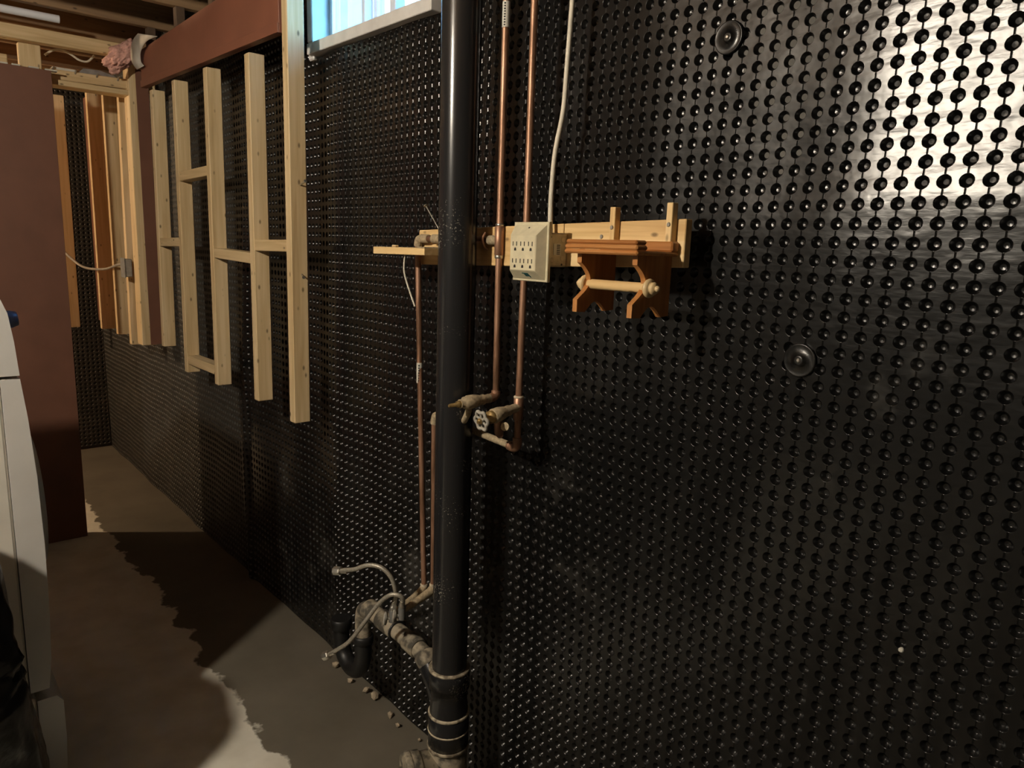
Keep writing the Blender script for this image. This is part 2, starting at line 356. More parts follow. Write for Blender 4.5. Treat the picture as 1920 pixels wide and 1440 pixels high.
# dimpled membrane ---------------------------------------------------------
PITCH = 0.0290
DX0, DZ0 = -0.346, 1.817        # one dimple measured
def wave(x, z):
    w = 0.0030 * np.sin(x * 7.1 + 0.6 * np.sin(z * 2.3)) + 0.0022 * np.sin(x * 15.7 + 1.3 + 0.9 * np.sin(z * 3.1 + x)) + 0.0022 * np.sin(z * 4.3 + 1.7 * np.sin(x * 1.9))
    w = w + 0.0010 * np.sin(x * 31 + 4 * np.sin(z * 2.1 + 1)) * (0.5 + 0.5 * np.sin(z * 2.7 + x * 3))
    w = w - 0.020 * np.exp(-((x + 3.05 + 0.03 * np.sin(z * 4)) / 0.035) ** 2) * np.clip((1.7 - z) / 0.6, 0, 1)   # lapped seam standing off the wall
    w = w - 0.010 * np.exp(-((x + 2.20) / 0.10) ** 2)
    w = w + 0.005 * np.tanh((z - 1.615 + 0.03 * np.sin(x * 6)) / 0.045) / (1 + np.exp(-(x + 0.85) / 0.06)) - 0.012 * np.clip((x + 0.72) / 0.5, 0, 1) ** 2 * np.clip((z - 1.62) / 0.5, 0, 1)   # fold across the upper right
    return w
def cell(kind):
    h = PITCH / 2
    if kind == 'near':
        ang = []
        for base in (0, 90, 180, 270):
            if base in (0, 180): ang += [base - 22.5, base, base + 22.5, base + 45]
            else: ang += [base - 18, base - 9, base, base + 9, base + 18, base + 45]
        rings = [(None, 0), (0.0103, 0.0), (0.0097, 0.0005), (0.0089, 0.0018), (0.0048, 0.0090), (0.0039, 0.0094)]; dome = 0.0100
        rib = 0.0010
    else:
        ang = [0, 45, 90, 135, 180, 225, 270, 315]; rings = [(None, 0), (0.0110, 0.0), (0.0098, 0.0010), (0.0064, 0.0078)]; dome = 0.0070; rib = 0.0
    n = len(ang); P = []
    for r, d in rings:
        for a in ang:
            t = math.radians(a); c, s_ = math.cos(t), math.sin(t)
            if r is None:
                k = h / max(abs(c), abs(s_)); x, z = c * k, s_ * k
                if kind == 'near' and abs(abs(s_) - 1) < 0.055: x = (0.0015 if abs(c) < 0.2 else 0.0030) * (0 if abs(c) < 1e-6 else math.copysign(1, c))
            else: x, z = c * r, s_ * r
            dd = d
            if rib and abs(abs(s_) - 1) < 1e-6 and d < 0.0005: dd = rib
            P.append((x, dd, z))
    P.append((0, dome, 0)); F4 = []; F3 = []
    for i in range(len(rings) - 1):
        for k in range(n):
            F4.append((i * n + k, (i + 1) * n + k, (i + 1) * n + (k + 1) % n, i * n + (k + 1) % n))
    L = (len(rings) - 1) * n
    for k in range(n): F3.append((L + k, len(P) - 1, L + (k + 1) % n))
    return np.array(P), np.array(F4), np.array(F3)
def membrane_mesh(name, cells, parent, to_world):
    allv, all4, all3, sm4 = [], [], [], []; off = 0
    for kind, C in cells:
        P, F4, F3 = cell(kind); C = np.array(C, float)
        if len(C) == 0: continue
        v = np.zeros((len(C), len(P), 3)); v[:, :, 0] = C[:, None, 0] + P[None, :, 0]; v[:, :, 1] = P[None, :, 1]; v[:, :, 2] = C[:, None, 1] + P[None, :, 2]
        o = off + np.arange(len(C))[:, None, None] * len(P)
        all4.append((F4[None] + o).reshape(-1, 4)); all3.append((F3[None] + o).reshape(-1, 3)); allv.append(v.reshape(-1, 3)); off += len(C) * len(P)
        n_ring = len(F3); sm4.append(np.tile(np.arange(len(F4)) >= n_ring, len(C)))
    v = np.concatenate(allv); q = np.concatenate(all4); t = np.concatenate(all3)
    key = np.round(v * 20000).astype(np.int64); key = (key[:, 0] + 400000) * 4000000007 + (key[:, 2] + 400000) * 1009 + key[:, 1] + 100
    _, idx, inv = np.unique(key, return_index=True, return_inverse=True)
    v = v[idx]; q = inv.ravel()[q]; t = inv.ravel()[t]
    v = to_world(v)
    me = bpy.data.meshes.new(name); nq, ntr = len(q), len(t)
    me.vertices.add(len(v)); me.vertices.foreach_set('co', v.astype(np.float32).ravel())
    me.loops.add(nq * 4 + ntr * 3); me.loops.foreach_set('vertex_index', np.concatenate([q.ravel(), t.ravel()]).astype(np.int32))
    me.polygons.add(nq + ntr)
    me.polygons.foreach_set('loop_start', np.concatenate([np.arange(nq) * 4, nq * 4 + np.arange(ntr) * 3]).astype(np.int32))
    me.update(calc_edges=True); me.polygons.foreach_set('use_smooth', np.concatenate([np.concatenate(sm4), np.zeros(ntr, bool)])); me.validate()
    me.materials.append(M['membrane']); ob = bpy.data.objects.new(name, me); COL.objects.link(ob); ob.parent = parent
    return ob
near, far = [], []
ix0, ix1 = int((XE - DX0) / PITCH) + 1, int((1.30 - DX0) / PITCH)
for ix in range(ix0, ix1):
    x = DX0 + ix * PITCH
    for iz in range(-62, 29):
        z = DZ0 + iz * PITCH
        if z < 0.017 or z > 2.64: continue
        if WX0 - 0.01 < x < WX1 + 0.01 and z > WZ0 - 0.008: continue
        (near if -2.25 < x < 0.30 else far).append((x, z))
def to_back(v):
    v = v.copy(); v[:, 1] += wave(v[:, 0], v[:, 2]); return v
membrane_mesh('dimple_membrane', [('near', near), ('far', far)], wall_back, to_back)
endc = [(-(k + 0.5) * PITCH, 0.02 + (j + .5) * PITCH) for k in range(0, 45) for j in range(0, 85)]
def to_end(v):   # local x -> world Y, depth -> -X
    return np.stack([XE - v[:, 1], v[:, 0], v[:, 2]], 1)
membrane_mesh('dimple_membrane', [('far', endc)], wall_end, to_end)

# ------------------------------------------------------------------ window in the back wall
win = thing('window_1', (-2.04, 0, WZ0), 'white framed basement slider window high on the membrane wall', None, kind='structure')
def tilt(x): return -0.010 * (x - WX0) / (WX1 - WX0)
fr = 0.034
def sill(y0, y1, h0, h1, nm):
    MB().hexa([(WX0 + .02, y0, WZ0 + h0), (WX1, y0, WZ0 + h0 + tilt(WX1)), (WX1, y1, WZ0 + h0 + tilt(WX1)), (WX0 + .02, y1, WZ0 + h0), (WX0 + .02, y0, WZ0 + h1), (WX1, y0, WZ0 + h1 + tilt(WX1)), (WX1, y1, WZ0 + h1 + tilt(WX1)), (WX0 + .02, y1, WZ0 + h1)], 0.002).build(nm, 'white_frame', win)
sill(-0.03, 0.055, 0.0, fr, 'window_sill'); sill(0.055, 0.25, -0.03, 0.0, 'outer_sill')
MB().box((WX0 + 0.028, -0.032, WZ0 + fr), (WX0 + 0.062, 0.10, WZ1), 0.003).build('window_frame', 'white_frame', win)
MB().box((WX0 - 0.006, -0.012, WZ0 - 0.012), (WX0 + 0.030, 0.02, WZ1), 0.004).build('window_trim', 'white_frame', win)
MB().box((WX1 - 0.012, -0.032, WZ0 + fr - 0.010), (WX1 + 0.010, 0.10, WZ1), 0.003).build('window_frame', 'white_frame', win)
MB().box((WX0 + 0.062, -0.03, WZ1 - 0.05), (WX1 - 0.012, 0.10, WZ1), 0.003).build('window_frame', 'white_frame', win)
zb = WZ0 + fr - 0.012
def sash(x0, x1, y, w):
    g = 0.010
    m = MB(); m.box((x0, y, zb), (x0 + w, y + 0.03, WZ1 - 0.05), 0.002); m.box((x1 - w, y, zb), (x1, y + 0.03, WZ1 - 0.05), 0.002)
    m.box((x0 + w, y, zb), (x1 - w, y + 0.03, zb + g), 0.002); m.box((x0 + w, y, WZ1 - 0.05 - g), (x1 - w, y + 0.03, WZ1 - 0.05), 0.002)
    s = m.build('sash', 'vinyl', win)
    MB().box((x0 + w, y + 0.012, zb + g), (x1 - w, y + 0.016, WZ1 - 0.05 - g)).build('pane', 'glass', s)
sash(-2.313, -2.085, 0.030, 0.020); sash(-2.090, -1.660, 0.062, 0.022)
MB().box((-1.885, -0.005, zb), (-1.855, 0.028, WZ1 - 0.05), 0.002).build('mullion', 'vinyl', win)
# outside: the ground
tag(MB().box((-12, 0.26, 1.86), (4, 9.0, 1.96)).build('ground', plain('snowy_ground', (0.75, 0.8, 0.85), 0.8)), 'pale ground outside the basement window', kind='structure')
MB().box((WX0, 0.10, WZ0), (WX0 + 0.012, 0.258, WZ1)).build('reveal_lining', 'vinyl', win)

# ------------------------------------------------------------------ hanging stud frame along the wall
sf = thing('stud_frame', (-2.3, -0.15, 0.93), 'pale pine stud frame hanging in front of the membrane wall, cut off above the floor', 'wall frame')
SD = 0.055
def stud(x, z0, z1, lean=0.0, w=0.039, d=SD, y=-0.152):
    b = [(x - w, y, z0), (x, y, z0), (x, y + d, z0), (x - w, y + d, z0)]; t = [(x - w + lean, y, z1), (x + lean, y, z1), (x + lean, y + d, z1), (x - w + lean, y + d, z1)]
    return MB().hexa(b + t, 0.002).build('stud', 'pine_z', sf)
tall = stud(-2.236, 0.905, 2.43, 0.008)
stud(-2.543, 0.925, 2.117, 0.008)
stud(-2.960, 0.915, 2.135, 0.012)
stud(-3.350, 0.910, 2.145, 0.014)
stud(-3.690, 0.985, 2.15, 0.03)
stud(-4.30, 0.92, 2.20, 0.05, d=0.07)
stud(-4.585, 0.945, 2.25, 0.01, d=0.085)
stud(-4.985, 0.935, 2.32, 0.02, d=0.085)
stud(-5.42, 0.905, 2.34, 0.02, 0.05, 0.06, -0.25)
def blocking(x0, x1, z0a, z0b, t=0.038, y=-0.150):
    MB().bar((x0, y + 0.026, z0a), (x1, y + 0.026, z0b), 0.05, t, (0, 0, 1), 0.002).build('blocking', 'pine_x', sf)
blocking(-3.345, -2.995, 1.757, 1.762)
blocking(-2.955, -2.585, 1.447, 1.438)
blocking(-2.540, -2.273, 1.484, 1.487)
blocking(-3.690, -3.385, 1.478, 1.483)
blocking(-3.348, -2.998, 0.968, 0.972)
for (x, z, l) in ((-2.236, 1.675, 0.045), (-2.236, 1.40, 0.02)):
    MB().tube([(x - 0.003, -0.118, z), (x + l, -0.121, z + 0.012 * (1 if l > .03 else -1))], 0.0022, 8).lathe((x + l, -0.121, z + 0.012 * (1 if l > .03 else -1)), (1, 0, 0.25), [(0.0052, 0), (0.0052, 0.0015)], 10).build('nail', 'steel', tall)

# reddish soffit board in front of the stud tops
so = thing('soffit_board', (-3.1, -0.172, 2.15), 'reddish-brown hardboard fascia running under the joists above the studs', 'board')
def sobox(y0, y1, za, zb_, zc, nm):
    MB().hexa([(-3.80, y0, za), (-2.276, y0, zb_), (-2.276, y1, zb_), (-3.80, y1, za), (-3.80, y0, za + zc if zc < 1 else zc), (-2.276, y0, zb_ + zc if zc < 1 else zc), (-2.276, y1, zb_ + zc if zc < 1 else zc), (-3.80, y1, za + zc if zc < 1 else zc)], 0.001).build(nm, 'redbrown', so)
sobox(-0.157, -0.135, 2.174, 2.128, 2.335, 'board'); sobox(-0.162, -0.157, 2.174, 2.128, 0.030, 'edge_strip')
for x in (-3.76, -3.345, -2.93, -2.515): MB().box((x - 0.02, -0.135, 2.22), (x + 0.02, -0.10, 2.43), 0.002).build('hanger', 'deck', so)

# partition with brown panel, headers and bits of wreckage above it
pt = tag(MB().box((-4.06, -3.0, 0.0), (-4.0, -0.48, 2.222), 0.001).build('wall_partition', 'brown'), 'smooth brown painted partition panel at left', kind='structure')
hd = thing('partition_header', (-4.1, -0.4, 2.2), 'tan timber header and plate over the brown partition', 'timber frame')
MB().bar((-4.03, -3.0, 2.345), (-4.03, -0.02, 2.368), 0.06, 0.058, (0, 0, 1), 0.003).build('top_plate', 'pine_y', hd)
MB().bar((-4.13, -0.60, 2.222), (-4.13, -0.02, 2.234), 0.09, 0.045, (0, 0, 1), 0.003).build('header', 'pine_y', hd)
MB().box((-4.16, -0.50, 2.175), (-4.06, -0.10, 2.20), 0.003).build('lower_plate', 'pine_y', hd)
MB().box((-4.055, -0.597, 2.222), (-4.015, -0.512, 2.325), 0.003).build('cripple', 'pine_z', hd)
MB().box((-4.055, -0.95, 2.222), (-4.015, -0.64, 2.265), 0.003).build('cripple', 'pine_y', hd)
MB().hexa([(-4.155, -0.155, 0.945), (-4.062, -0.155, 0.945), (-4.062, -0.085, 0.945), (-4.155, -0.085, 0.945), (-4.145, -0.150, 2.36), (-4.052, -0.150, 2.36), (-4.052, -0.080, 2.36), (-4.145, -0.080, 2.36)], 0.003).build('end_stud', 'pine_z', hd)
MB().box((-4.052, -0.118, 0.95), (-4.046, -0.062, 2.30)).build('end_panel', 'brown', hd)
for k in range(5):
    y = -0.46 + 0.09 * k; MB().tube([(-4.085, y, 2.24), (-4.075, y + 0.004, 2.256)], 0.004, 8).build('nail', 'steel', hd)
for k in range(9):
    y = -1.0 + 0.062 * k; MB().box((-4.03, y, 2.2215), (-3.998, y + 0.03 + 0.02 * rnd.random(), 2.228), 0.001).build('torn_edge', 'sticker', hd)
MB().box((-4.15, -0.46, 2.246), (-4.09, -0.36, 2.260), 0.002).build('shim', 'sticker', hd)
pm = MB(); pm.prism([(-0.36, 2.246), (-0.18, 2.246), (-0.20, 2.262), (-0.26, 2.276), (-0.33, 2.274)], lambda u, v, t: (t, u, v), -4.12, -4.10)
pm.build('tie_plate', 'galv', hd)
tag(MB().tube(smooth_path([(-4.15, -0.475, 2.315), (-4.15, -0.44, 2.342), (-4.15, -0.405, 2.350), (-4.15, -0.37, 2.338), (-4.15, -0.335, 2.318), (-4.15, -0.30, 2.318), (-4.15, -0.27, 2.35)]), 0.005, 8).build('cable_offcut', 'cable'), 'short wavy white cable in the gap over the partition header', 'cable')
bm = bmesh.new(); bmesh.ops.create_icosphere(bm, subdivisions=5, radius=1.0)
for v in bm.verts:
    p = v.co.copy(); n = noise.fractal(p * 1.3 + V(3, 1, 7), 0.9, 2.1, 3) * 0.42 + noise.fractal(p * 5.0, 0.8, 2.0, 4) * 0.16
    v.co = p * (1 + n); v.co = V(v.co.x * 0.045, v.co.y * 0.070, v.co.z * 0.052)
    v.co.z += v.co.y * 0.55; v.co += V(-3.96, -0.190, 2.335)
tag(MB().frombm(bm, True).build('insulation_tuft', 'insul'), 'torn pink insulation tuft beside the soffit end', 'insulation')
lf = smooth_path([(-3.80, -0.172, 2.250), (-3.83, -0.184, 2.285), (-3.83, -0.186, 2.335), (-3.79, -0.184, 2.372), (-3.72, -0.180, 2.388)], 4)
rf = smooth_path([(-3.70, -0.168, 2.252), (-3.73, -0.172, 2.275), (-3.70, -0.178, 2.310), (-3.60, -0.178, 2.335), (-3.46, -0.172, 2.330)], 4)
pc = MB(); n_ = len(lf); vs = [p for p in lf] + [p for p in rf] + [p + V(0.001, -0.002, 0) for p in lf] + [p + V(0.001, -0.002, 0) for p in rf]; fs = []
for i in range(n_ - 1):
    fs += [(i, i + 1, n_ + i + 1, n_ + i), (2 * n_ + i, 3 * n_ + i, 3 * n_ + i + 1, 2 * n_ + i + 1), (i, 2 * n_ + i, 2 * n_ + i + 1, i + 1), (n_ + i, n_ + i + 1, 3 * n_ + i + 1, 3 * n_ + i)]
fs += [(0, n_, 3 * n_, 2 * n_), (n_ - 1, 3 * n_ - 1, 4 * n_ - 1, 2 * n_ - 1)]
pc.add(vs, fs, True); tag(pc.build('curled_facing', 'paper'), 'curled strip of grey facing paper hanging at the soffit corner', 'paper')
tag(MB().tube([(-3.87, -3.0, 2.408), (-3.85, -0.46, 2.412)], 0.016, 14).build('drain_line', 'vinyl'), 'pale plastic pipe slung under the joists near the partition', 'pipe')
# old brown panelling behind the far studs
op = thing('old_panelling', (-4.8, -0.05, 0.95), 'brown hardboard backs between the far studs', 'panelling')
MB().box((-4.30, -0.070, 1.02), (-4.19, -0.060, 2.3)).build('panel', 'brown', op)
MB().box((-4.94, -0.062, 0.96), (-4.66, -0.054, 2.30)).build('panel', 'brown', op)
MB().box((-5.40, -0.085, 0.95), (-5.10, -0.077, 2.34)).build('panel', 'brown', op)
# junction box and its cable
jb = thing('junction_box', (-4.19, -0.19, 1.29), 'grey steel junction box on the far studs', 'electrical box')
MB().box((-4.235, -0.190, 1.292), (-4.165, -0.156, 1.385), 0.004).build('box', 'galv', jb)
MB().box((-4.240, -0.196, 1.288), (-4.160, -0.190, 1.389), 0.002).build('cover', 'galv', jb)
tag(MB().tube(smooth_path([(-5.15, -0.30, 1.40), (-4.95, -0.24, 1.315), (-4.70, -0.18, 1.31), (-4.45, -0.16, 1.345), (-4.236, -0.172, 1.355)]), 0.007, 8).build('grey_cable', 'grey_cable'), 'grey cable sagging between far studs to the junction box', 'cable')

# ------------------------------------------------------------------ drain stack
SX_, SY_ = -1.364, -0.140
ds = thing('drain_stack', (SX_, SY_, 0.0), 'tall black plastic drain stack standing by the wall, dusty at the bottom', 'drain pipe')
def ring(z, r, h, mat='glue', name='glue_ring'):
    MB().lathe((SX_, SY_, z), (0, 0, 1), [(r - 0.002, 0), (r, 0.001), (r, h - 0.001), (r - 0.002, h)], 32).build(name, mat, ds)
MB().lathe((SX_, SY_, 0.40), (0, 0, 1), [(0.0445, 0), (0.0445, 0.3), (0.0445, 2.2)], 40).build('stack_pipe', 'abs', ds)
MB().lathe((SX_, SY_, 0.0), (0, 0, 1), [(0.0445, 0), (0.0445, 0.33)], 40).build('lower_pipe', 'abs', ds)
wy = MB().lathe((SX_, SY_, 0.305), (0, 0, 1), [(0.049, 0), (0.050, 0.02), (0.047, 0.05), (0.047, 0.085), (0.053, 0.087), (0.053, 0.132), (0.050, 0.135)], 36)
wy.tube([(SX_ - 0.005, SY_, 0.315), (-1.418, SY_, 0.375), (-1.452, SY_, 0.405)], [0.036, 0.033, 0.031], 20)
wy.build('wye_fitting', 'abs', ds)
ring(0.438, 0.0535, 0.006)
MB().lathe((SX_, SY_, 0.222), (0, 0, 1), [(0.050, 0), (0.053, 0.002), (0.053, 0.088), (0.051, 0.090)], 36).build('coupling', 'abs', ds)
ring(0.312, 0.0535, 0.008); ring(0.268, 0.0545, 0.005); ring(0.218, 0.0545, 0.010)
ct = MB().lathe((SX_, SY_, 0.06), (0, 0, 1), [(0.049, 0), (0.051, 0.003), (0.051, 0.157), (0.049, 0.16)], 36)
ct.lathe((SX_, SY_, 0.165), (-0.30, -0.95, 0), [(0.044, 0.0), (0.044, 0.075), (0.050, 0.077), (0.050, 0.1)], 32)
cto = ct.build('cleanout_tee', 'abs_dusty', ds)
axn = V(-0.30, -0.95, 0).normalized(); cc = V(SX_, SY_, 0.165)
MB().lathe(cc + axn * 0.098, axn, [(0.049, 0), (0.052, 0.002), (0.052, 0.016), (0.048, 0.019), (0.046, 0.0195)], 32).build('cleanout_plug', 'abs_dusty', cto)
e = cc + axn * 0.122; MB().bar(e - V(0, 0, 0.014), e + V(0, 0, 0.014), 0.028, 0.016, tuple(axn), 0.002).build('plug_square', 'abs_dusty', cto)
for s_ in (-1, 1): MB().lathe((SX_ + 0.03 * s_ + 0.012, SY_ - 0.046, 0.10 + 0.01 * s_), (0.2 * s_, -1, 0), [(0.008, 0), (0.008, 0.004)], 12).build('boss', 'glue', cto)
# dusty branch arm and trap
ba = MB(); ba.tube(smooth_path([(-1.446, SY_, 0.402), (-1.485, SY_, 0.421), (-1.55, SY_, 0.428), (-1.64, SY_, 0.430), (-1.735, SY_, 0.430)], 4), 0.0235, 22)
bao = ba.build('branch_arm', 'abs_dusty', ds)
def arm_ring(p0, p1, r, mat='abs_dusty', nm='arm_coupling'):
    p0, p1 = Vector(p0), Vector(p1); d = p1 - p0
    MB().lathe(p0, d, [(r - 0.003, 0), (r, 0.002), (r, d.length - 0.002), (r - 0.003, d.length)], 24).build(nm, mat, ds)
arm_ring((-1.448, SY_, 0.403), (-1.482, SY_, 0.420), 0.029, nm='arm_hub'); arm_ring((-1.505, SY_, 0.4255), (-1.555, SY_, 0.4285), 0.028); arm_ring((-1.615, SY_, 0.430), (-1.700, SY_, 0.431), 0.0285)
arm_ring((-1.730, SY_, 0.430), (-1.775, SY_, 0.430), 0.030)
arm_ring((-1.612, SY_, 0.430), (-1.618, SY_, 0.430), 0.0298, 'rubber', 'arm_gap')
tr = MB().tube(smooth_path([(-1.765, SY_, 0.430), (-1.797, SY_, 0.418), (-1.808, SY_, 0.385), (-1.808, SY_, 0.320)], 5), 0.024, 20); tr.build('trap_arm', 'abs_dusty', ds)
tr2 = MB().tube(smooth_path([(-1.808, SY_, 0.330), (-1.810, SY_, 0.255), (-1.832, SY_, 0.205), (-1.880, SY_, 0.185), (-1.928, SY_, 0.205), (-1.948, SY_, 0.255), (-1.949, SY_, 0.315)], 5), 0.0255, 20); tro = tr2.build('trap', 'rubber', ds)
arm_ring((-1.808, SY_, 0.305), (-1.808, SY_, 0.330), 0.031, 'rubber', 'slip_nut'); arm_ring((-1.949, SY_, 0.29), (-1.949, SY_, 0.325), 0.033, 'rubber', 'slip_nut')

# ------------------------------------------------------------------ mounting boards, shelf
RY0, RY1 = -0.070, -0.051
mbd = thing('mounting_board', (-1.2, -0.06, 1.46), 'long pale pine mounting board behind the copper pipes', 'board')
def tiltbox(mb, x0, x1, y0, y1, a, b, c, d, bev=0.0015):   # bottom z at x0, x1 = a, b ; top = c, d
    return mb.hexa([(x0, y0, a), (x1, y0, b), (x1, y1, b), (x0, y1, a), (x0, y0, c), (x1, y0, d), (x1, y1, d), (x0, y1, c)], bev)
tiltbox(MB(), -1.628, -1.092, RY0, RY1, 1.452, 1.467, 1.541, 1.5555).build('board', 'rail_x', mbd)
for x in (-1.56, -1.15): MB().box((x - 0.03, RY1, 1.47), (x + 0.03, -0.004, 1.535)).build('spacer', 'pine_z', mbd)
mb2 = thing('mounting_board', (-0.94, -0.06, 1.47), 'short pale pine board carrying the paper holder', 'board')
b2 = tiltbox(MB(), -1.090, -0.787, RY0, RY1, 1.468, 1.4775, 1.5555, 1.5625).build('board', 'rail_x', mb2)
for x in (-1.03, -0.88): MB().box((x - 0.03, RY1, 1.48), (x + 0.03, -0.004, 1.545)).build('spacer', 'pine_z', mb2)
def screw(x, y, z, par, r=0.0045):
    MB().lathe((x, y + 0.0005, z), (0, -1, 0), [(r, 0), (r, 0.001), (r * 0.75, 0.0022)], 14).build('screw', 'steel', par)
screw(-0.985, RY0, 1.530, mb2); 
MB().lathe((-1.035, RY0 + 0.0005, 1.505), (0, -1, 0), [(0.0065, 0), (0.0065, 0.002), (0.004, 0.004)], 14).build('screw_hole_disc', 'ink', mb2)  # black disc put in for the dark of a screw hole
for i, (x, z0, z1, l) in enumerate(((-0.9455, 1.508, 1.585, 'short wooden peg on the board above the middle of the paper holder'), (-0.8125, 1.506, 1.590, 'wooden peg nearest the right end of the pine board'))):
    pg = thing('wooden_peg', (x, -0.08, z0), l, 'peg', 'wooden pegs on the short pine board')
    MB().box((x - 0.0065, -0.086, z0), (x + 0.0065, RY0, z1), 0.001).build('peg', 'rail_z', pg); screw(x, -0.086, 1.547 if i == 0 else 1.552, pg, 0.0042)
sh = thing('small_shelf', (-1.57, -0.14, 1.478), 'scrap plywood shelf left of the black drain stack', 'shelf')
MB().hexa([(-1.688, -0.172, 1.477), (-1.452, -0.172, 1.479), (-1.452, -0.098, 1.479), (-1.655, -0.098, 1.477), (-1.688, -0.172, 1.495), (-1.452, -0.172, 1.495), (-1.452, -0.098, 1.497), (-1.655, -0.098, 1.496)], 0.001).build('board', 'rail_x', sh)
MB().box((-1.49, -0.172, 1.4945), (-1.453, -0.10, 1.4985), 0.002).build('dust_pile', 'dusty', sh)
MB().box((-1.635, -0.150, 1.4955), (-1.617, -0.138, 1.501), 0.002).build('chip', 'pine_x', sh)
tag(MB().tube(smooth_path([(-1.562, -0.155, 1.478), (-1.563, -0.157, 1.455), (-1.556, -0.16, 1.43), (-1.533, -0.16, 1.39), (-1.508, -0.16, 1.353)]), 0.0022, 7).build('string', 'string'), 'thin pale string hanging below the plywood shelf', 'string')
nl = MB().tube([(-1.512, -0.085, 1.538), (-1.568, -0.09, 1.600)], 0.0018, 8); nl.lathe((-1.568, -0.09, 1.600), (-0.65, -0.06, 0.72), [(0.006, 0), (0.006, 0.0015)], 10)
tag(nl.build('long_nail', 'steel'), 'long thin nail sticking up behind the plywood shelf', 'nail')

# ------------------------------------------------------------------ copper lines
PY = -0.0795; CR = 0.0079
def fit(p0, p1, r=0.0105, mat='copper', nm='coupling', par=None):
    p0, p1 = Vector(p0), Vector(p1); d = p1 - p0; L = d.length
    return MB().lathe(p0, d, [(r - 0.0015, 0), (r, 0.0012), (r, L - 0.0012), (r - 0.0015, L)], 16).build(nm, mat, par)
c1 = thing('copper_pipe', (-1.28, PY, 0.55), 'copper water line left of the outlet, with a handleless dusty valve', 'water pipe', 'copper water lines')
MB().tube([(-1.283, PY, 1.165), (-1.287, PY, 1.5), (-1.286, PY, 2.43)], CR, 16).build('riser', 'copper', c1)
fit((-1.287, PY, 1.485), (-1.287, PY, 1.550), 0.0108, nm='tee', par=c1); fit((-1.287, PY, 1.478), (-1.287, PY, 1.486), 0.0098, 'steel', 'solder_joint', c1); fit((-1.287, PY, 1.550), (-1.287, PY, 1.556), 0.0098, 'steel', 'solder_joint', c1)
MB().tube([(-1.287, PY, 1.519), (-1.60, PY - 0.004, 1.519)], CR, 14).build('cross_pipe', 'copper', c1)
fit((-1.293, PY, 1.519), (-1.325, PY, 1.519), 0.0108, 'dusty', 'tee_branch', c1)
for x0, x1 in ((-1.51, -1.545), (-1.565, -1.60)): fit((x0, PY - .003, 1.519), (x1, PY - .003, 1.519), 0.0112, 'dusty', 'dusty_joint', c1)
MB().tube(smooth_path([(-1.322, PY - 0.013, 1.535), (-1.324, PY - 0.020, 1.522), (-1.325, PY - 0.014, 1.505), (-1.325, PY - 0.004, 1.498)]), 0.003, 8).build('pipe_hook', 'copper', c1)
MB().tube(smooth_path([(-1.590, PY - .004, 1.519), (-1.608, PY - .004, 1.516), (-1.613, PY - .004, 1.500)], 5), 0.0108, 14).build('elbow', 'dusty', c1)
MB().tube([(-1.613, PY - .004, 1.505), (-1.598, PY - .004, 1.17), (-1.566, PY - .004, 0.562)], CR, 16).build('drop_pipe', 'copper', c1)
fit((-1.5665, PY - .004, 0.575), (-1.566, PY - .004, 0.556), 0.0112, 'glue', 'solder_joint', c1)
stk = MB().lathe((-1.5991, PY - .004, 1.14), (0.0263 * 0 + 0.0, 0, 1), [(CR + 0.0006, 0), (CR + 0.0006, 0.055)], 16).build('pipe_label', 'sticker', c1)
for k in range(7): MB().box((-1.5991 + 0.0052, PY - .004 - 0.0078, 1.145 + 0.0068 * k), (-1.5991 + 0.0070, PY - .004 - 0.0048, 1.149 + 0.0068 * k)).build('print', 'ink', stk)
st2 = MB().lathe((-1.2862, PY, 1.968), (0, 0, 1), [(CR + 0.0006, 0), (CR + 0.0006, 0.052)], 16).build('pipe_label', 'sticker', c1)
for k in range(9): MB().box((-1.2862 + 0.003, PY - 0.0088, 1.971 + 0.0054 * k), (-1.2862 + 0.0055, PY - 0.0060, 1.9735 + 0.0054 * k)).build('print', 'ink', st2)
# stop valve on line 1 (no handle)
MB().tube(smooth_path([(-1.283, PY, 1.172), (-1.283, PY - 0.003, 1.160), (-1.283, PY - 0.018, 1.155)], 5), 0.0108, 14).build('elbow', 'copper', c1)
va = V(-0.02, -1, -0.05).normalized(); vo_ = V(-1.283, PY - 0.012, 1.156)
v1 = MB().lathe(vo_, va, [(0.009, 0), (0.011, 0.01), (0.010, 0.02), (0.0125, 0.026), (0.0115, 0.034), (0.0135, 0.042), (0.016, 0.054), (0.0165, 0.070), (0.0145, 0.073), (0.0145, 0.080), (0.0105, 0.082), (0.0105, 0.092)], 18).build('stop_valve', 'dusty', c1)
MB().lathe(vo_ + va * 0.090, va, [(0.008, 0), (0.008, 0.010), (0.0045, 0.012), (0.0045, 0.030), (0.003, 0.033)], 12).build('stem', 'brass', v1)
MB().tube([vo_ + va * 0.062, vo_ + va * 0.062 + V(-0.01, 0.0, -0.03), vo_ + va * 0.062 + V(-0.035, 0.01, -0.052), vo_ + V(-0.135, -0.02, -0.062)], CR, 14).build('outlet_pipe', 'dusty', v1)

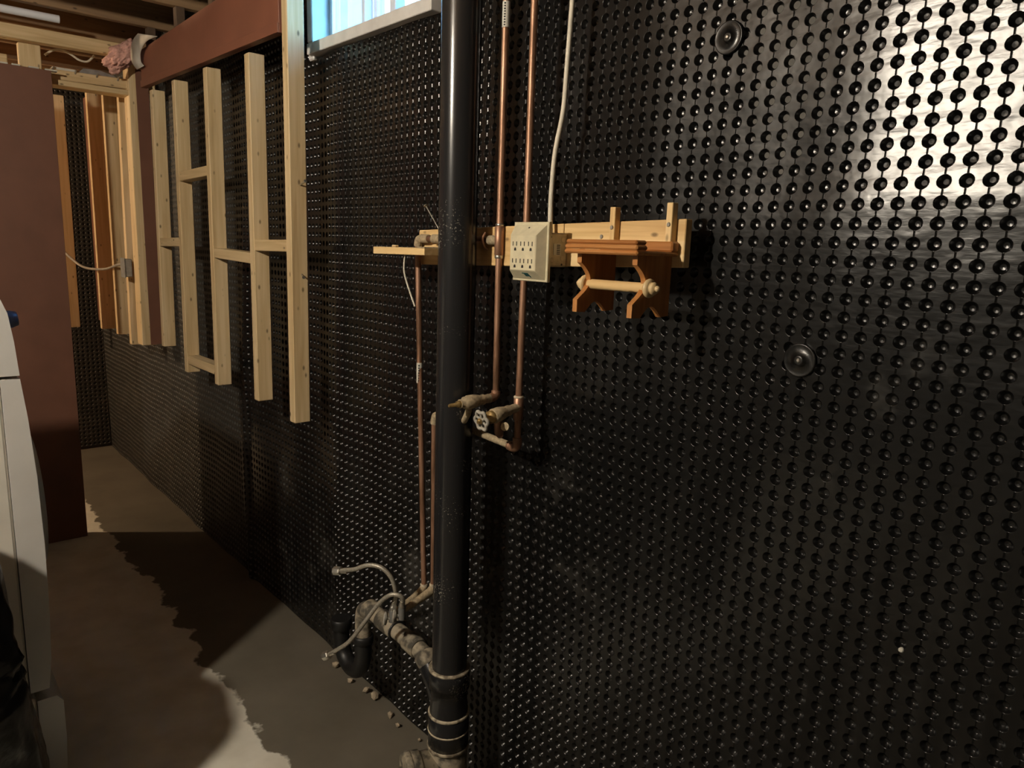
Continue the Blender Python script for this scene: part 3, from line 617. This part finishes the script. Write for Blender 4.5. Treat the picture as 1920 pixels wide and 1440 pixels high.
c2 = thing('copper_pipe', (-1.19, PY, 0.55), 'copper water line passing behind the outlet down to the wheel-handled valve', 'water pipe', 'copper water lines')
MB().tube([(-1.202, PY, 1.05), (-1.200, PY, 1.33), (-1.196, PY, 1.6), (-1.196, PY, 2.43)], CR, 16).build('riser', 'copper', c2)
fit((-1.2015, PY, 1.118), (-1.2015, PY, 1.170), 0.0112, nm='tee', par=c2); fit((-1.2015, PY, 1.168), (-1.2015, PY, 1.174), 0.0116, 'glue', 'solder_joint', c2)
MB().tube(smooth_path([(-1.202, PY, 1.075), (-1.202, PY, 1.058), (-1.212, PY, 1.050), (-1.230, PY, 1.051)], 5), 0.0108, 14).build('elbow', 'copper', c2)
MB().tube([(-1.215, PY, 1.051), (-1.520, PY, 1.064)], CR + 0.0006, 14).build('cross_pipe', 'dusty', c2)
fit((-1.222, PY, 1.051), (-1.228, PY, 1.0515), 0.0112, 'copper', 'joint_ring', c2)
MB().tube(smooth_path([(-1.505, PY, 1.064), (-1.527, PY, 1.062), (-1.533, PY, 1.040)], 5), 0.0108, 14).build('elbow', 'dusty', c2)
MB().tube([(-1.533, PY, 1.045), (-1.527, PY, 0.57)], CR, 16).build('drop_pipe', 'copper', c2)
fit((-1.527, PY, 0.590), (-1.527, PY, 0.572), 0.0112, 'glue', 'solder_joint', c2)
vb = V(0.03, -1, -0.16).normalized(); vp = V(-1.200, PY - 0.004, 1.148)
v2 = MB().lathe(vp, vb, [(0.0095, 0), (0.0105, 0.012), (0.0098, 0.020), (0.0125, 0.028), (0.0118, 0.036), (0.0140, 0.045), (0.0165, 0.056), (0.0170, 0.074), (0.0150, 0.076)], 18).build('gate_valve', 'dusty', c2)
MB().lathe(vp + vb * 0.074, vb, [(0.0145, 0), (0.0145, 0.012), (0.009, 0.014), (0.009, 0.022), (0.004, 0.024), (0.004, 0.045)], 16).build('bonnet', 'brass', v2)
hw = MB(); hc = vp + vb * 0.108; ha = vb.cross(V(0, 0, 1)).normalized(); hb = ha.cross(vb).normalized()
loop = []
for k in range(48):
    t = 2 * math.pi * k / 48; r = 0.0195 + 0.0022 * math.cos(6 * t); loop.append(hc + (ha * math.cos(t) + hb * math.sin(t)) * r)
hw.tube(loop + [loop[0], loop[1]], 0.0040, 10, caps=False)
for k in range(6):
    t = 2 * math.pi * (k + 0.5) / 6; hw.tube([hc + (ha * math.cos(t) + hb * math.sin(t)) * 0.005, hc + (ha * math.cos(t) + hb * math.sin(t)) * 0.0185], 0.0030, 8)
hw.lathe(hc - vb * 0.004, vb, [(0.0075, 0), (0.0075, 0.008)], 14)
hwo = hw.build('wheel_handle', 'dustgrey', v2)
MB().lathe(hc + vb * 0.003, vb, [(0.0068, 0), (0.0068, 0.004), (0.004, 0.007)], 12).build('brass_nut', 'brass', v2)
MB().tube([vp + vb * 0.06 + V(0, 0, -0.010), vp + vb * 0.06 + V(0.001, 0.004, -0.042), vp + V(-0.03, -0.025, -0.068)], [0.010, 0.010, 0.008], 12).build('outlet', 'copper', v2)
MB().lathe(vp + vb * 0.052 + V(0.018, 0, -0.026), (0.4, -0.8, 0.2), [(0.003, 0), (0.010, 0.002), (0.010, 0.004)], 12).build('drain_cap', 'dusty', v2)
# angle stops at the floor end of both lines, with hoses
for par, p0, p1 in ((c1, (-1.566, PY - 0.004, 0.556), (-1.533, -0.205, 0.537)), (c2, (-1.527, PY, 0.571), (-1.512, -0.190, 0.549))):
    p0, p1 = Vector(p0), Vector(p1)
    MB().tube([p0 + V(0, 0, .008), p0 + (p1 - p0) * 0.12, p0 + (p1 - p0) * 0.4, p1], [0.0108, 0.0125, 0.0105, 0.0075], 12).build('stub_out', 'dusty', par)
    sv = MB().tube([p1 - V(0, 0, 0.022), p1 + V(0, 0, 0.012)], 0.010, 14).build('angle_stop', 'galv', par)
    MB().lathe(p1 + V(0, -0.004, -0.012), (-0.7, -0.7, 0), [(0.004, 0), (0.004, 0.012), (0.018, 0.014), (0.018, 0.018), (0.004, 0.020)], 16).build('oval_handle', 'dustgrey', sv)
def hose_(pts, label, nut_dir):
    h = thing('supply_hose', pts[0], label, 'hose', 'braided supply hoses')
    MB().tube(smooth_path(pts, 6), 0.0058, 14).build('braided_hose', 'hose', h)
    e = Vector(pts[-1]); d = Vector(nut_dir).normalized()
    MB().lathe(e - d * 0.03, d, [(0.0066, 0), (0.0066, 0.022)], 14).build('ferrule', 'steel', h)
    m = MB().lathe(e - d * 0.008, d, [(0.011, 0), (0.0125, 0.003), (0.0125, 0.020), (0.0115, 0.022), (0.0085, 0.0222), (0.0085, 0.006), (0.001, 0.0055)], 8, False); m.build('hex_nut', 'steel', h)
    MB().lathe(pts[0], Vector(pts[1]) - Vector(pts[0]), [(0.009, 0), (0.009, 0.012), (0.0068, 0.013), (0.0068, 0.03)], 12).build('end_nut', 'steel', h)
hose_([(-1.533, -0.205, 0.549), (-1.520, -0.205, 0.600), (-1.527, -0.213, 0.643), (-1.550, -0.23, 0.669), (-1.584, -0.25, 0.669), (-1.619, -0.27, 0.650), (-1.648, -0.28, 0.640), (-1.672, -0.29, 0.631)], 'upper braided hose curling left from the stub-outs, open end facing the viewer', (-0.75, -0.35, -0.15))
hose_([(-1.512, -0.190, 0.561), (-1.494, -0.20, 0.598), (-1.513, -0.22, 0.605), (-1.541, -0.24, 0.577), (-1.564, -0.27, 0.524), (-1.596, -0.30, 0.462), (-1.640, -0.32, 0.420), (-1.662, -0.33, 0.402)], 'lower braided hose drooping towards the floor, hex nut at its end', (-0.65, -0.3, -0.45))

# ------------------------------------------------------------------ outlet and cable
ot = thing('outlet_adapter', (-1.12, -0.13, 1.437), 'beige six-way outlet plate on a dusty box beside the white cable', 'electrical outlet')
def loft(mb, rects, bev=True):     # rects: (y, x0, x1, z0, z1)
    vs = []; fs = []
    for (y, x0, x1, z0, z1) in rects: vs += [(x0, y, z0), (x1, y, z0), (x1, y, z1), (x0, y, z1)]
    for i in range(len(rects) - 1):
        for k in range(4): fs.append((i * 4 + k, i * 4 + (k + 1) % 4, (i + 1) * 4 + (k + 1) % 4, (i + 1) * 4 + k))
    fs += [(3, 2, 1, 0), tuple(len(vs) - 4 + k for k in range(4))]
    return mb.add(vs, fs)
pl_ = loft(MB(), [(-0.1245, -1.176, -1.070, 1.436, 1.556), (-0.1310, -1.176, -1.070, 1.436, 1.556), (-0.1325, -1.1745, -1.0715, 1.4375, 1.5545), (-0.1325, -1.171, -1.0745, 1.440, 1.551), (-0.1530, -1.162, -1.0835, 1.457, 1.529), (-0.1545, -1.160, -1.0855, 1.459, 1.527)]).build('cover_plate', 'beige', ot)
FX0, FX1 = -1.160, -1.0855
for r_ in range(2):
    for c_ in range(3):
        cx = FX0 + 0.0135 + c_ * 0.0238; cz = 1.512 - 0.0345 * r_; m = MB()
        for dx in (-0.0055, 0.0055): m.box((cx + dx - 0.0011, -0.1549, cz - 0.0048), (cx + dx + 0.0011, -0.1538, cz + 0.0040))
        m.prism([(-0.003, -0.003), (0.003, -0.003), (0.003, 0.0005), (0.0015, 0.0032), (-0.0015, 0.0032), (-0.003, 0.0005)], lambda u, v, t: (cx + 0.0015 + u, t, cz - 0.0115 + v), -0.1549, -0.1538)
        m.build('receptacle', 'dark', ot)
MB().lathe((-1.121, -0.1385, 1.5437), (0, -0.7, 0.7), [(0.0018, 0), (0.0018, 0.0015)], 10).build('plate_screw_hole', 'dark', ot)
# teal maker's mark on the lower bevel
lg = MB(); ln_, lz = V(0, -0.0205, 0.017).normalized(), 0
def on_bevel(u, v): # u along x, v up the bevel
    return V(-1.121 + u, -0.1325, 1.440) + V(0, -0.0205, 0.017) * v + V(0, -0.0005, -0.0006)
def bq(u0, u1, v0, v1): lg.add([on_bevel(u0, v0), on_bevel(u1, v0), on_bevel(u1, v1), on_bevel(u0, v1)] + [on_bevel(u0, v0) + V(0, .0006, .0006), on_bevel(u1, v0) + V(0, .0006, .0006), on_bevel(u1, v1) + V(0, .0006, .0006), on_bevel(u0, v1) + V(0, .0006, .0006)], [(0, 1, 2, 3), (4, 7, 6, 5), (0, 4, 5, 1), (1, 5, 6, 2), (2, 6, 7, 3), (3, 7, 4, 0)])
bq(-0.008, 0.010, 0.70, 0.78)
for u in (-0.003, 0.0005, 0.004, 0.0075): bq(u, u + 0.0022, 0.42, 0.70)
bq(0.0085, 0.0105, 0.28, 0.60); bq(-0.003, 0.0055, 0.40, 0.46)
lg.build('maker_mark', 'teal', ot)
bx = MB().box((-1.160, -0.1245, 1.467), (-1.078, RY0, 1.5355), 0.003).build('device_box', 'boxplastic', ot)
for (y, z, r) in ((-0.118, 1.527, 0.0022), (-0.085, 1.472, 0.0022)):
    MB().lathe((-1.0785, y, z), (1, 0, 0), [(r, 0), (r, 0.0012)], 10).build('hole', 'dark', bx)
for (y, z) in ((-0.083, 1.522), (-0.084, 1.484), (-0.112, 1.481)):
    MB().lathe((-1.0785, y, z), (1, 0, 0), [(0.0055, 0), (0.0055, 0.0006), (0.0045, 0.0010)], 14).build('knockout', 'boxplastic', bx)
MB().box((-1.0785, -0.110, 1.491), (-1.0772, -0.090, 1.514)).build('box_label', 'sticker', bx)
for k in range(6): MB().box((-1.0774, -0.101, 1.4925 + k * 0.0035), (-1.0768, -0.092, 1.4945 + k * 0.0035)).build('barcode_bar', 'ink', bx)
tag(MB().tube(smooth_path([(-1.108, -0.055, 2.43), (-1.108, -0.055, 2.10), (-1.108, -0.058, 1.99), (-1.111, -0.062, 1.86), (-1.112, -0.066, 1.78), (-1.122, -0.074, 1.70), (-1.121, -0.081, 1.62), (-1.116, -0.086, 1.57), (-1.114, -0.086, 1.534)]), 0.0052, 10).build('white_cable', 'cable'), 'white electrical cable running down the wall to the outlet box', 'cable')

# ------------------------------------------------------------------ wooden paper holder
tp = thing('paper_holder', (-0.88, -0.12, 1.388), 'honey-stained wooden toilet paper holder with turned knobs on the short board', 'paper holder')
prof = [(-0.166, 1.497), (-0.166, 1.480)]
for k in range(1, 12):
    t = k / 12; prof.append((-0.166 + 0.029 * math.sin(math.pi * t) ** 0.9 - 0.006 * t, 1.480 - 0.066 * t))
prof += [(-0.173, 1.412), (-0.173, 1.389), (-0.150, 1.388)]
for k in range(1, 10):
    t = k / 10; prof.append((-0.150 + 0.058 * t, 1.388 + 0.020 * math.sin(math.pi * t)))
prof += [(-0.092, 1.388), (-0.0705, 1.390), (-0.0705, 1.497)]
for x in (-0.949, -0.817):
    MB().prism(prof, lambda u, v, t: (t, u, v), x - 0.0055, x + 0.0055).build('side_panel', 'honey_z', tp)
def rbox(lo, hi, nm, mat='honey_x', bev=0.003): return MB().box(lo, hi, bev).build(nm, mat, tp)
rbox((-0.972, -0.186, 1.4965), (-0.797, -0.0705, 1.5045), 'shelf')
rbox((-0.970, -0.187, 1.5050), (-0.797, -0.157, 1.5135), 'front_lip')
rbox((-0.970, -0.184, 1.5140), (-0.801, -0.155, 1.5220), 'top_lip')
rbox((-0.972, -0.092, 1.5045), (-0.797, -0.0705, 1.5225), 'back_rail')
MB().tube([(-0.950, -0.135, 1.4405), (-0.816, -0.135, 1.4405)], 0.0092, 18).build('dowel', 'rail_x', tp)
for s_, x in ((1, -0.8115), (-1, -0.9545)):
    MB().lathe((x, -0.135, 1.4405), (s_, 0, 0), [(0.012, 0), (0.0158, 0.0015), (0.0170, 0.0045), (0.0160, 0.0080), (0.0125, 0.0102), (0.0085, 0.0106), (0.0105, 0.0120), (0.0112, 0.0150), (0.0100, 0.0180), (0.0050, 0.0196), (0.0042, 0.0200), (0.0056, 0.0215), (0.0054, 0.0240), (0.0030, 0.0262), (0.0010, 0.0266)], 22).build('knob', 'knobwood', tp)

# ------------------------------------------------------------------ membrane fasteners
for i, (x, z, l) in enumerate(((-0.780, 1.873, 'round dished membrane fastener high on the wall, above the peg end of the board'), (-0.583, 1.335, 'round black membrane fastener right of the paper holder with a pale nail head'))):
    fa = thing('membrane_fastener', (x, -0.004, z), l, 'fastener', 'dished membrane fasteners')
    y0 = float(wave(np.array(x), np.array(z)))
    MB().lathe((x, y0 + 0.0005, z), (0, -1, 0), [(0.0270, 0), (0.0282, 0.004), (0.0272, 0.0064), (0.0255, 0.0062), (0.0100, 0.0030), (0.0090, 0.0085), (0.0060, 0.0090)], 30).build('dish', 'membrane', fa)
    MB().lathe((x, y0 - 0.0080, z), (0, -1, 0), [(0.0042, 0), (0.0042, 0.001), (0.002, 0.0022)], 12).build('nail_head', 'steel', fa)
y0 = float(wave(np.array(-.37), np.array(.908)))
tag(MB().lathe((-0.372, y0 + 0.002, 0.908), (0, -1, 0), [(0.004, 0), (0.004, 0.004), (0.002, 0.005)], 12).build('membrane_nail', 'sticker'), 'tiny pale nail head low on the right of the wall', 'nail')
dr = thing('rubble_strip', (-1.9, -0.04, 0), None, None)
COL.objects.unlink(dr); bpy.data.objects.remove(dr)
for k in range(9):
    x = -1.55 - 0.085 * k - 0.04 * rnd.random(); y = -0.028 - 0.02 * rnd.random(); s_ = 0.006 + 0.009 * rnd.random()
    bm = bmesh.new(); bmesh.ops.create_icosphere(bm, subdivisions=1, radius=s_)
    for v in bm.verts: v.co *= 0.7 + 0.6 * rnd.random()
    zmin = min(v.co.z for v in bm.verts)
    for v in bm.verts: v.co += V(x, y, -zmin)
    tag(MB().frombm(bm).build('concrete_crumb', 'debris'), 'small concrete crumb on the floor along the foot of the membrane', 'rubble', 'concrete crumbs along the wall foot')

# ------------------------------------------------------------------ washing machine
wm = thing('washing_machine', (-2.42, -1.25, 0), 'off-white front-loading washing machine at the left edge, standing on a pedestal', 'washing machine')
WXR, WXL = -2.09, -2.76
f = lambda u, v, t: (t, u, v)
MB().box((WXL, -1.62, 0.305), (WXR, -0.958, 1.325), 0.006).build('cabinet', 'enamel', wm)
def front_poly(o=0.0):
    return [(-0.957, 1.150), (-0.957, 0.318), (-0.915, 0.318), (-0.905, 0.40), (-0.899, 0.55), (-0.897, 0.72), (-0.900, 0.90), (-0.908, 1.05), (-0.917, 1.150)]
MB().prism(front_poly(), f, WXL, WXR + 0.001, True).build('front_panel', 'washer_front', wm)
MB().prism([(-0.957, 1.345), (-0.957, 1.158), (-0.917, 1.158), (-0.922, 1.24), (-0.930, 1.31), (-0.942, 1.345)], f, WXL, WXR + 0.001, True).build('control_panel', 'washer_front', wm)
MB().box((WXL, -1.62, 1.325), (WXR, -0.957, 1.343), 0.006).build('top', 'enamel', wm)
MB().box((WXL + 0.004, -1.60, 0.0), (WXR - 0.004, -0.945, 0.295), 0.006).build('pedestal', 'enamel', wm)
pdw = MB().prism([(-0.944, 0.290), (-0.944, 0.03), (-0.892, 0.03), (-0.886, 0.16), (-0.886, 0.27), (-0.900, 0.290)], f, WXL + 0.004, WXR, True).build('pedestal_drawer', 'washer_front', wm)
MB().lathe((WXR - 0.10, -0.925, 1.285), (0, 1, 0.12), [(0.022, 0), (0.022, 0.012), (0.018, 0.024), (0.016, 0.026)], 24).build('dial', 'knobgrey', wm)
MB().lathe(((WXR + WXL) / 2, -0.898, 0.74), (0, 1, 0), [(0.21, -0.01), (0.215, 0.01), (0.19, 0.030), (0.15, 0.034)], 36).build('door', 'washer_front', wm)

# black bag-lined bin in front of it
bn = thing('bin_bag', (-1.87, -1.30, 0), 'full black plastic bag at the bottom left corner', 'bin bag')
HB = 0.985; vs, fs = [], []; NU, NV = 84, 76
for j in range(NV + 1):
    z = HB * j / NV; q = max(0.0, (z - 0.74) / (HB - 0.74)); cl = math.sqrt(max(0.0, 1 - q ** 2.2)) * (1 - 0.10 * max(0, 0.06 - z) / 0.06)
    rx, ry = 0.212 * math.sqrt(max(0.0, 1 - q ** 4)) * (1 - 0.10 * max(0, 0.06 - z) / 0.06), min(0.345, 0.375 - 0.118 * z) * cl
    for i in range(NU):
        a = 2 * math.pi * i / NU; c, s_ = math.cos(a), math.sin(a)
        w_ = 0.012 * noise.noise(V(c * 2.2, s_ * 2.2, z * 5)) + 0.010 * noise.noise(V(c * 6, s_ * 6, z * 14))
        g = math.exp(-((z - 0.55) / 0.05) ** 2); w_ += g * (0.022 * noise.noise(V(c * 5, s_ * 9, z * 70)) - 0.004)
        w_ *= min(1, ry * 6); cx = math.copysign(abs(c) ** 0.85, c); sy = math.copysign(abs(s_) ** 0.85, s_)
        vs.append((-1.87 + cx * max(0, rx + w_ * 0.4), -1.30 + sy * max(0, ry + w_), z))
for j in range(NV):
    for i in range(NU): fs.append((j * NU + i, j * NU + (i + 1) % NU, (j + 1) * NU + (i + 1) % NU, (j + 1) * NU + i))
fs += [tuple(reversed(range(NU))), tuple(NV * NU + i for i in range(NU))]
MB().add(vs, fs, True).build('bag', 'bag', bn)

# ------------------------------------------------------------------ lamps
def lamp(loc, power, label, col):
    L = thing('bare_bulb', (loc[0], loc[1], 2.43), label, 'lamp', 'bare ceiling bulbs')
    MB().lathe((loc[0], loc[1], 2.43), (0, 0, -1), [(0.05, 0), (0.05, 0.015), (0.02, 0.02), (0.02, 2.43 - loc[2] - 0.05)], 20).build('lampholder', 'vinyl', L)
    bm = bmesh.new(); bmesh.ops.create_icosphere(bm, subdivisions=3, radius=0.048)
    for v in bm.verts: v.co += Vector(loc)
    MB().frombm(bm, True).build('bulb', bulb_mat('glowing_bulb', power, 0.048, col), L)
lamp(LAMP_MAIN, P_MAIN, 'bare ceiling bulb behind the viewer', LAMP_COL)
lamp(LAMP_FAR, P_FAR, 'bare ceiling bulb behind the brown partition', FAR_COL)
